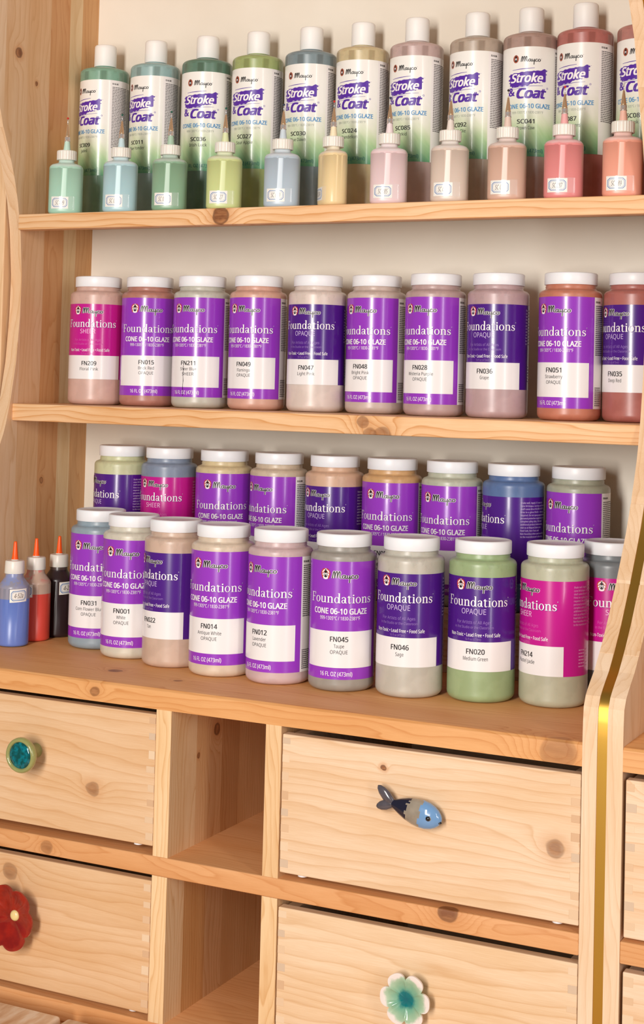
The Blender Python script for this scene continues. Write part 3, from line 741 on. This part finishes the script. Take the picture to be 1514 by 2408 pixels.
back = [(-351.8, (214, 214, 166), 'opaque', None, -61, 'pale yellow green glaze jar, leftmost in the back row'),
        (-275.6, (130, 144, 168), 'sheer', None, -29, 'slate blue glaze jar with magenta label in the back row'),
        (-189.8, (226, 202, 152), 'cone', None, -8, 'straw yellow glaze jar with purple label, third from left in the back row'),
        (-107.4, (216, 192, 164), 'cone', None, -43, 'sand beige glaze jar with purple label, fourth from left in the back row'),
        (-26.3, (226, 180, 146), 'opaque', None, -35, 'peach glaze jar with dark violet label in the middle of the back row'),
        (54.2, (220, 168, 106), 'cone', 'FN052', -17, 'ochre glaze jar with purple label, fourth from right in the back row'),
        (135.3, (196, 196, 172), 'cone', None, -24, 'grey green glaze jar with purple label, left of the blue jar in the back row'),
        (215.7, (72, 108, 164), 'opaque', None, -72, 'strong blue glaze jar with dark violet label in the back row'),
        (297.2, (176, 176, 152), 'cone', None, -32, 'olive grey glaze jar with purple label, rightmost in the back row')]
for x, c, d, code, ph, lb in back: jar(x, 301.5, S3[1] + 77.6, c, d, code, 'Yellow', ph, lb, G_BACK)

# ------------------------------------------------------------------ tall squeeze bottles on the upper shelf
BR, BH = 34.3, 255.5
bp_ = [(24, 1), (28, 0)] + arc(28.3, 6, 6, -90, 0, 5)[1:] + [(BR, 8), (BR, 213.5)] + arc(28.3, 213.5, 6, 0, 72, 7) + [(26, 220.6), (20, 222), (15, 222.8), (13.9, 223.4), (13.6, 224.5), (13.6, 229)]
BV, BF = lathe([(a, b * .988) for a, b in bp_], 72)
cv, cf = lathe([(a, b * .988) for a, b in [(13.8, 224.5), (15.2, 224.5), (15.6, 225), (15.5, 250), (15.3, 253.6), (14.2, 255.2), (12.6, BH), (3, BH)]], 48)
BCAP = shade_auto(mesh('flip_cap', cv, cf, mat('white_cap_matt', (240, 238, 234), .5, sss=.05)), 50)
RB = BR + .15
t = NT('bottle_label_white_to_green'); ob = t.objmm(); so = t.sep(ob)
sw = t.noise(t.comb(t.ma('MULTIPLY_ADD', so[2], .035, t.ma('MULTIPLY', so[0], .05)), t.ma('MULTIPLY', so[0], .012), t.ma('MULTIPLY', so[1], .02)), 1.0, 3.0)
hh = t.ma('ADD', so[2], t.ma('MULTIPLY', t.ma('SUBTRACT', sw, .5), 62))
t.base(t.ramp(t.ma('DIVIDE', t.ma('SUBTRACT', hh, 60.0), 140.0), [(0.0, lin((84, 156, 118))), (.08, lin((126, 178, 132))), (.20, lin((176, 204, 156))), (.32, lin((210, 220, 188))), (.46, lin((230, 230, 214))), (.62, lin((240, 237, 231)))]))
t.set(Roughness=.28); t.b.inputs['Coat Weight'].default_value = .2
LG = t.m
BL_MAIN = deco('bottle_label', G2().rect(-46, 36.5, 64.5, 201, 2.0), RB, LG); BL_STRIP = deco('bottle_label_strip', G2().rect(36.5, 98, 64.5, 201, 2.0), RB, L_WHITE)
rr = random.Random(4)
brush = G2(); top, bot = [], []
xs = [-31 + 62 * i / 24 for i in range(25)]
for i, x in enumerate(xs):
    top.append((x, 169.5 + .06 * x + (rr.uniform(-.5, .8)) + (1.8 if i > 21 else 0))); bot.append((x, 154.5 + .05 * x + rr.uniform(-.7, .5) + (-2.2 if 1 < i < 14 else 0) + (1.6 if i > 20 else 0)))
n = 0
for i in range(25): brush.v += [bot[i], top[i]]
brush.f = [[2 * i, 2 * i + 2, 2 * i + 3, 2 * i + 1] for i in range(24)]
for (x0, z0, x1, z1, w_) in ((-34, 165, -29, 166, 2.2), (-34.5, 160, -29, 161, 2.5), (-33, 156.5, -29, 157, 1.6), (31, 171, 33.4, 171.4, 2.4), (31, 166.5, 33, 166.7, 1.4), (-26, 172.3, 12, 174.2, .9), (-34, 150.2, 26, 152.6, .7), (-28, 148.6, 4, 149.4, .5), (34.5, 172, 35.5, 172.1, .5)):
    brush.ribbon([(x0 + (x1 - x0) * k / 12, z0 + (z1 - z0) * k / 12) for k in range(13)], [w_ * (1 - .5 * abs(k - 6) / 6) for k in range(13)])
brush.v = [(x * .76, z) for x, z in brush.v]
BL_BRUSH = deco('brush_stroke', brush, RB + .15, P_VIOLET)
BL_STROKE = deco('stroke_lettering', text('Stroke', 10.4, -1, 162, 41, bold=.03, shear=.28, res=3), RB + .3, P_WHITE)
vi = G2().add(text('Coat', 12, 5.5, 143, 36, bold=.045, shear=.25, res=3)).add(text('&', 9, -20.5, 145, 8.5, bold=.03, res=3)); vi.ring(26, 149.5, 1.2, 1.2, .8, .8, 12)
BL_COAT = deco('coat_lettering', vi, RB + .2, P_VIOLET)
BL_BLUE = deco('cone_print', text('CONE 06-10 GLAZE', 5.4, 1, 127, 59, bold=.02), RB + .2, P_BLUE)
BL_GREY = deco('temperature_print', text('999-1305°C / 1830-2381°F', 3.0, 1, 119.2, 40), RB + .2, mat('print_pale_grey', (150, 156, 146), .5))
BL_TEAL = deco('volume_print', text('16 FL OZ (473ml)', 4.6, 0, 71.5, 42, bold=.01), RB + .2, P_TEAL)
lr, lb_, lw, lm = logo(-2, 184, 36, False)
BL_LOGO = [deco('logo', lr.dice(), RB + .15, mat('print_rust', (166, 84, 62), .4)), deco('logo', lb_.dice(), RB + .25, P_BLACK), deco('logo', lm, RB + .35, P_WHITE)]
BL_FINE = deco('fine_print', G2().add(fine_lines(40, 65.5, 191, 40, 2.2, 1.0, 6)).add(fine_lines(69, 95, 191, 46, 2.2, 1.0, 8)).dice(), RB + .2, P_GREY)
BL_HEAD = deco('fine_print_heading', text('EU & UK', 2.2, 40, 195.8, 9, bold=.02, align='L'), RB + .2, P_BLACK)
def bottle(x, rgb, code, nm, phi, label):
    y = 328.5
    r = thing('glaze_bottle', label, 'bottle', (x, y, S1[1] + .3), face_cam(x, y) + math.radians(phi), 'tall glaze bottles on the upper shelf')
    mt = glaze(rgb, .32); me = shade_auto(mesh('bottle_body', BV, BF, mt), 60); obj('bottle_body', me, r); obj('flip_cap', BCAP, r)
    L = obj('label', BL_MAIN, r)
    for n, q in (('back_strip', BL_STRIP), ('brush_stroke', BL_BRUSH), ('lettering', BL_STROKE), ('lettering', BL_COAT), ('lettering', BL_BLUE), ('lettering', BL_GREY), ('lettering', BL_TEAL), ('fine_print', BL_FINE), ('fine_print_heading', BL_HEAD)): obj(n, q, L)
    for q in BL_LOGO: obj('logo', q, L)
    g = text(code, 5.2, -1, 108, 21.5, bold=.02); g.add(text(nm, 4.2, -1, 100, min(32, len(nm) * 2.5)))
    obj('name_print', deco('name_print', g, RB + .2, P_BLACK), L)
tall = [(-419.1, (126, 176, 150), 'SC009', 'Jaded', -48, 'jade green tall glaze bottle, leftmost on the upper shelf'),
        (-334.2, (152, 188, 186), 'SC011', 'Blue Yonder', -42, 'pale blue tall glaze bottle, second from left on the upper shelf'),
        (-250.0, (84, 128, 104), 'SC036', 'Irish Luck', -16, 'dark green tall glaze bottle on the upper shelf'),
        (-170.5, (166, 182, 108), 'SC027', 'Sour Apple', -27, 'apple green tall glaze bottle on the upper shelf'),
        (-89.8, (126, 146, 152), 'SC030', 'Blue Dawn', -25, 'blue grey tall glaze bottle on the upper shelf'),
        (-13.9, (218, 198, 150), 'SC024', 'Dandelion', -25.5, 'yellow cream tall glaze bottle on the upper shelf'),
        (62.9, (208, 178, 172), 'SC085', 'Orkid', -27, 'pale pink tall glaze bottle, fifth from right on the upper shelf'),
        (145.8, (192, 172, 152), 'SC092', 'Café Ole', -36, 'beige tall glaze bottle, fourth from right on the upper shelf'),
        (217.3, (182, 148, 134), 'SC041', 'Brown Cow', -7, 'brown tall glaze bottle with label facing straight out on the upper shelf'),
        (287.1, (192, 106, 96), 'SC087', 'Ruby Slippers', -32, 'ruby red tall glaze bottle, second from right on the upper shelf'),
        (362.5, (192, 124, 112), 'SC089', 'Pink', -19, 'rosy brown tall glaze bottle cut off at the upper right edge')]
for q in tall: bottle(*q)

# ------------------------------------------------------------------ stickers with a blue octagon frame
def sticker_drawings(wd, ht, code):
    """white gummed label: base, double blue frame, handwriting"""
    def frame(a, b, c, th):
        g = G2(); o = [(-a + c, -b), (a - c, -b), (a, -b + c), (a, b - c), (a - c, b), (-a + c, b), (-a, b - c), (-a, -b + c)]
        k = 1 - th / a; kb = 1 - th / b
        g.v = o + [(x * k, y * kb) for x, y in o]; g.f = [[i, (i + 1) % 8, 8 + (i + 1) % 8, 8 + i] for i in range(8)]; return g.dice(2.0)
    base = G2().rect(-wd / 2, wd / 2, -ht / 2, ht / 2, 2.0)
    fr = G2().add(frame(wd * .44, ht * .38, ht * .16, .75)).add(frame(wd * .38, ht * .28, ht * .12, .3))
    tx = text(code, ht * .34, 0, 0, wd * .52, shear=.25, bold=.004, dice=True)
    return base, fr, tx
def sticker(wd, ht, code, R, u0, tilt=0.0):
    out = []
    for g, dr in zip(sticker_drawings(wd, ht, code), (.1, .18, .22)):
        g.v = [(x, y + tilt * x) for x, y in g.v]; out.append(g.wrap(R + dr, u0))
    return out
ST_W = mat('sticker_paper', (238, 232, 222), .35, coat=.4); ST_B = mat('sticker_blue', (52, 112, 176), .35, coat=.4); ST_INK = mat('sticker_ink', (92, 74, 70), .5)

# ------------------------------------------------------------------ small needle tipped bottles
clear_cap = mat('milky_plastic', (232, 226, 216), .35, sss=.2)
steel = mat('steel_tip', (222, 188, 150), .22, metal=.7); steel2 = mat('steel_band', (226, 220, 216), .16, metal=.7); pinm = mat('pin_wire', (226, 226, 230), .2, metal=.7)
def small_profile():
    return [(16, .6), (18, 0)] + arc(17.6, 4.5, 4.9, -90, 0, 5)[1:] + [(22.5, 7), (22.5, 61)] + arc(16.0, 61, 6.5, 0, 74, 7) + [(14.5, 68.3), (11.5, 69.4), (10.2, 71), (10.2, 76)]
SV, SF = lathe(small_profile(), 64, 1.0, .70, 2.6)
def clampneck(V):
    out = []
    for x, y, z in V:
        if z > 67:
            k = min(1, (z - 67) / 2.2); r_ = math.hypot(x, y) or 1
            q = (1 - k) * r_ + k * min(r_, 10.8 if z > 68.8 else r_)
            out.append((x / r_ * q, y / r_ * q, z))
        else: out.append((x, y, z))
    return out
SV = clampneck(SV)
kv, kf = [], []
prof = [(10.4, 73.2), (12.6, 73.2), (12.9, 73.8), (12.9, 84.6), (12.4, 85.8), (5.2, 86.2)]
for r0, z in prof:
    for i in range(96):
        a = 2 * PI * i / 96; q = r0 * (1 + (.022 if (i % 4) < 2 and r0 > 12 else 0)); kv.append((q * math.cos(a), q * math.sin(a), z))
for j in range(len(prof) - 1):
    for i in range(96): kf.append([j * 96 + i, j * 96 + (i + 1) % 96, (j + 1) * 96 + (i + 1) % 96, (j + 1) * 96 + i])
kf += [list(range(96))[::-1], [(len(prof) - 1) * 96 + i for i in range(96)]]
RIBCAP = mesh('ribbed_cap', kv, kf, clear_cap)
NOZ = lathe([(5.0, 86.1), (4.8, 87.5), (3.6, 98), (3.4, 100)], 24)
TIPB = mesh('tip_band', *lathe([(3.6, 98.5), (4.1, 98.7), (4.1, 99.6), (3.7, 100), (3.7, 104), (3.5, 105)], 24), steel2, True)
TIP = mesh('needle_cone', *lathe([(3.5, 105), (3.2, 106), (1.1, 121.5), (.7, 122.2)], 24), steel, True)
PIN = mesh('pin', *lathe([(.55, 121.5), (.55, 129.5)], 10), pinm, True)
TAPE = NT('clear_tape'); TAPE.base((1, 1, 1)); TAPE.set(Roughness=.04, Alpha=.16); TAPE.b.inputs['Specular IOR Level'].default_value = 1.0; TAPE = TAPE.m
def small_bottle(x, rgb, code, phi, ball, label):
    y = 219.5
    r = thing('applicator_bottle', label, 'bottle', (x, y, S1[1] + .3), face_cam(x, y) + math.radians(phi), 'small needle tipped bottles along the upper shelf edge')
    c = tuple(v * .80 + .12 for v in lin(rgb)); t = NT('small_bottle_glaze'); ob = t.objmm(); z = t.sep(ob)[2]
    t.base(t.mix(t.mapr(t.ma('ADD', z, t.ma('MULTIPLY', t.noise(ob, .12, 2.0), 4)), 64, 67.5), c, tuple(v * .55 + .33 for v in c)))
    t.set(Roughness=.33); t.b.inputs['Subsurface Weight'].default_value = .15; t.b.inputs['Subsurface Scale'].default_value = .006
    obj('bottle_body', shade_auto(mesh('bottle_body', SV, SF, t.m), 60), r)
    cp = obj('ribbed_cap', RIBCAP, r)
    obj('nozzle', mesh('nozzle', *NOZ, mat('nozzle_%d_%d_%d' % rgb, tuple(int(v * .55 + 235 * .45) for v in rgb), .35), True), r)
    n_ = obj('needle_tip', TIP, r); obj('tip_band', TIPB, n_)
    p = obj('pin', PIN, r)
    bv, bf = lathe([(.3, 0), (1.0, .25), (1.5, 1.0), (1.5, 1.7), (1.0, 2.5), (.3, 2.8)], 14)
    obj('pin_ball', mesh('pin_ball', [(a, b, q + 129.0) for a, b, q in bv], bf, mat('pin_ball_' + ball, {'red': (200, 40, 30), 'green': (20, 90, 74), 'navy': (34, 46, 74), 'black': (36, 28, 28), 'white': (220, 220, 220)}[ball], .2), True), p)
    # sticker and tape follow the flattened front of the oval body
    def oval(X, d): return -15.75 * (1 - abs(X / 22.5) ** 2.6) ** (1 / 2.6) - d
    for g, d, m_, nm in zip(sticker_drawings(23, 16, code), (.14, .24, .28), (ST_W, ST_B, ST_INK), ('sticker', 'sticker_frame', 'sticker_writing')):
        me = mesh(nm, [(x_ - 5.5, oval(x_ - 5.5, d), z_ + 14.5) for x_, z_ in g.v], g.f, m_)
        if nm == 'sticker': so_ = obj(nm, me, r)
        else: obj(nm, me, so_)
    g = G2().rect(-16.5, 14.5, -8.6, 8.6, 1.5); obj('tape', mesh('tape', [(x_, oval(x_, .42), z_ + 14.5) for x_, z_ in g.v], g.f, TAPE, True), r)
small = [(-400.5, (156, 206, 178), 'SC 009', -8, 'red', 'mint green small needle bottle, leftmost along the upper shelf edge'),
         (-312.8, (164, 204, 210), 'SC 011', -10, 'green', 'sky blue small needle bottle standing along the upper shelf edge'),
         (-236.1, (112, 162, 118), 'SC 036', -10, 'green', 'dark green small needle bottle standing along the upper shelf edge'),
         (-153.9, (202, 212, 124), 'SC 027', -6, 'green', 'lime green small needle bottle standing along the upper shelf edge'),
         (-70.1, (172, 190, 204), 'SC 030', -8, 'navy', 'grey blue small needle bottle standing along the upper shelf edge'),
         (0.6, (246, 214, 148), 'SC 024', -68, 'red', 'yellow small needle bottle turned edge on along the upper shelf edge'),
         (76.7, (232, 198, 198), 'SC 085', -5, 'navy', 'pale pink small needle bottle standing along the upper shelf edge'),
         (156.3, (218, 192, 172), 'SC 092', -8, 'white', 'beige small needle bottle standing along the upper shelf edge'),
         (228.5, (212, 162, 134), 'SC 041', -8, 'black', 'light brown small needle bottle, third from right along the upper shelf edge'),
         (297.6, (228, 112, 108), 'SC 087', -5, 'red', 'rose red small needle bottle, second from right along the upper shelf edge'),
         (367.0, (242, 148, 114), 'SC 089', -4, 'white', 'salmon orange small needle bottle, rightmost along the upper shelf edge')]
for q in small: small_bottle(*q)

# ------------------------------------------------------------------ round bottles with orange tips at the left of the worktop
def round_bottle(x, y, rgb, level, code, phi, label, top=None):
    r = thing('squeeze_bottle', label, 'bottle', (x, y, S3[1] + .3), face_cam(x, y) + math.radians(phi), 'orange tipped squeeze bottles on the worktop')
    c = lin(rgb); t = NT('squeeze_bottle_plastic'); ob = t.objmm(); z = t.sep(ob)[2]
    up_c = lin(top or (176, 160, 146)); nz_ = t.noise(ob, .11, 3.0)
    col = t.mix(t.mapr(z, level - .5, level + .5), c, up_c)
    if level < 80:
        splash = t.ma('MULTIPLY', t.mapr(nz_, .46, .54), t.mapr(z, level + 12, level + 22))
        col = t.mix(t.ma('MULTIPLY', splash, .75), col, tuple(v * .8 + .12 for v in c))
    t.base(col); t.set(Roughness=.3); t.b.inputs['Subsurface Weight'].default_value = .1; t.b.inputs['Subsurface Scale'].default_value = .005
    pr = [(14.5, .6), (16.5, 0)] + arc(16.8, 3.5, 3.3, -90, 0, 4)[1:] + [(20.1, 5), (20.1, 73)] + arc(12.1, 73, 8, 0, 40, 5) + [(15.6, 81.5), (13.0, 85), (11.6, 87.5), (11.4, 95)]
    v, f = lathe(pr, 48); obj('bottle_body', shade_auto(mesh('bottle_body', v, f, t.m), 60), r)
    v, f = lathe([(11.6, 91.5), (12.5, 91.5), (12.7, 92), (12.1, 106.5), (11.4, 107.6), (5, 108), (4.2, 109.4)], 48); obj('cap', shade_auto(mesh('cap', v, f, clear_cap), 40), r)
    v, f = lathe([(4.4, 108.7), (4.5, 110), (3.9, 111), (2.1, 130), (2.0, 131.2), (1.2, 131.8)], 24); obj('orange_tip', mesh('orange_tip', v, f, mat('orange_plastic', (255, 92, 14), .35), True), r)
    if code:
        for (v, f), m_, nm in zip(sticker(23, 16.5, code, 20.2, 20, .05), (ST_W, ST_B, ST_INK), ('sticker', 'sticker_frame', 'sticker_writing')):
            me = mesh(nm, [(a, b, q + 65) for a, b, q in v], f, m_)
            if nm == 'sticker': so_ = obj(nm, me, r)
            else: obj(nm, me, so_)
round_bottle(-397.5, 132.5, (104, 126, 196), 60, '4-52a', -2, 'squeeze bottle two thirds full of blue glaze with orange tip, left edge of worktop', (150, 146, 160))
round_bottle(-400, 180.0, (216, 76, 62), 61, '4-21', -62, 'squeeze bottle half full of red glaze with orange tip, between blue and brown ones', (196, 166, 146))
round_bottle(-394.5, 222.5, (50, 34, 36), 88, '4-23', 16, 'squeeze bottle of dark brown glaze with orange tip, behind the red one', (84, 68, 64))

# ------------------------------------------------------------------ worktable in front, lower left corner
tb = thing('worktable', 'worktable of pale boards at the bottom left, in front of the drawers', 'table', (-250, -260, FLOOR))
tp = NT('whitewashed_board'); oo = tp.sep(tp.objmm())
gr = tp.noise(tp.comb(tp.ma('MULTIPLY', oo[0], .09), tp.ma('MULTIPLY', oo[1], .02), 0.0), 1.0, 4.0)
tp.base(tp.ramp(gr, [(.3, lin((206, 160, 120))), (.5, lin((228, 196, 164))), (.62, lin((240, 220, 198)))])); tp.set(Roughness=.5); tp = tp.m
for xa, xb in ((-670, -433), (-423, -182), (-173, 64), (73, 310)):
    v, f = box(xa + 250, xb + 250, -190, 224, 742, 760, 4, 3); obj('plank', shade_auto(mesh('plank', v, f, tp), 30), tb)
lg = wood('tableleg', 'Z', LIGHT, 95)
for xx in (-400, 540):
    for yy in (-170, 170):
        v, f = box(xx - 22, xx + 22, yy - 22, yy + 22, 0, 700, 2, 2); obj('leg', mesh('leg', v, f, lg), tb)
for yy in (-180, 180):
    v, f = box(-420, 560, yy - 10, yy + 10, 680, 742, 1, 1); obj('apron', mesh('apron', v, f, lg), tb)
for xx in (-420, 560):
    v, f = box(xx - 10, xx + 10, -180, 180, 680, 742, 1, 1); obj('apron', mesh('apron', v, f, lg), tb)
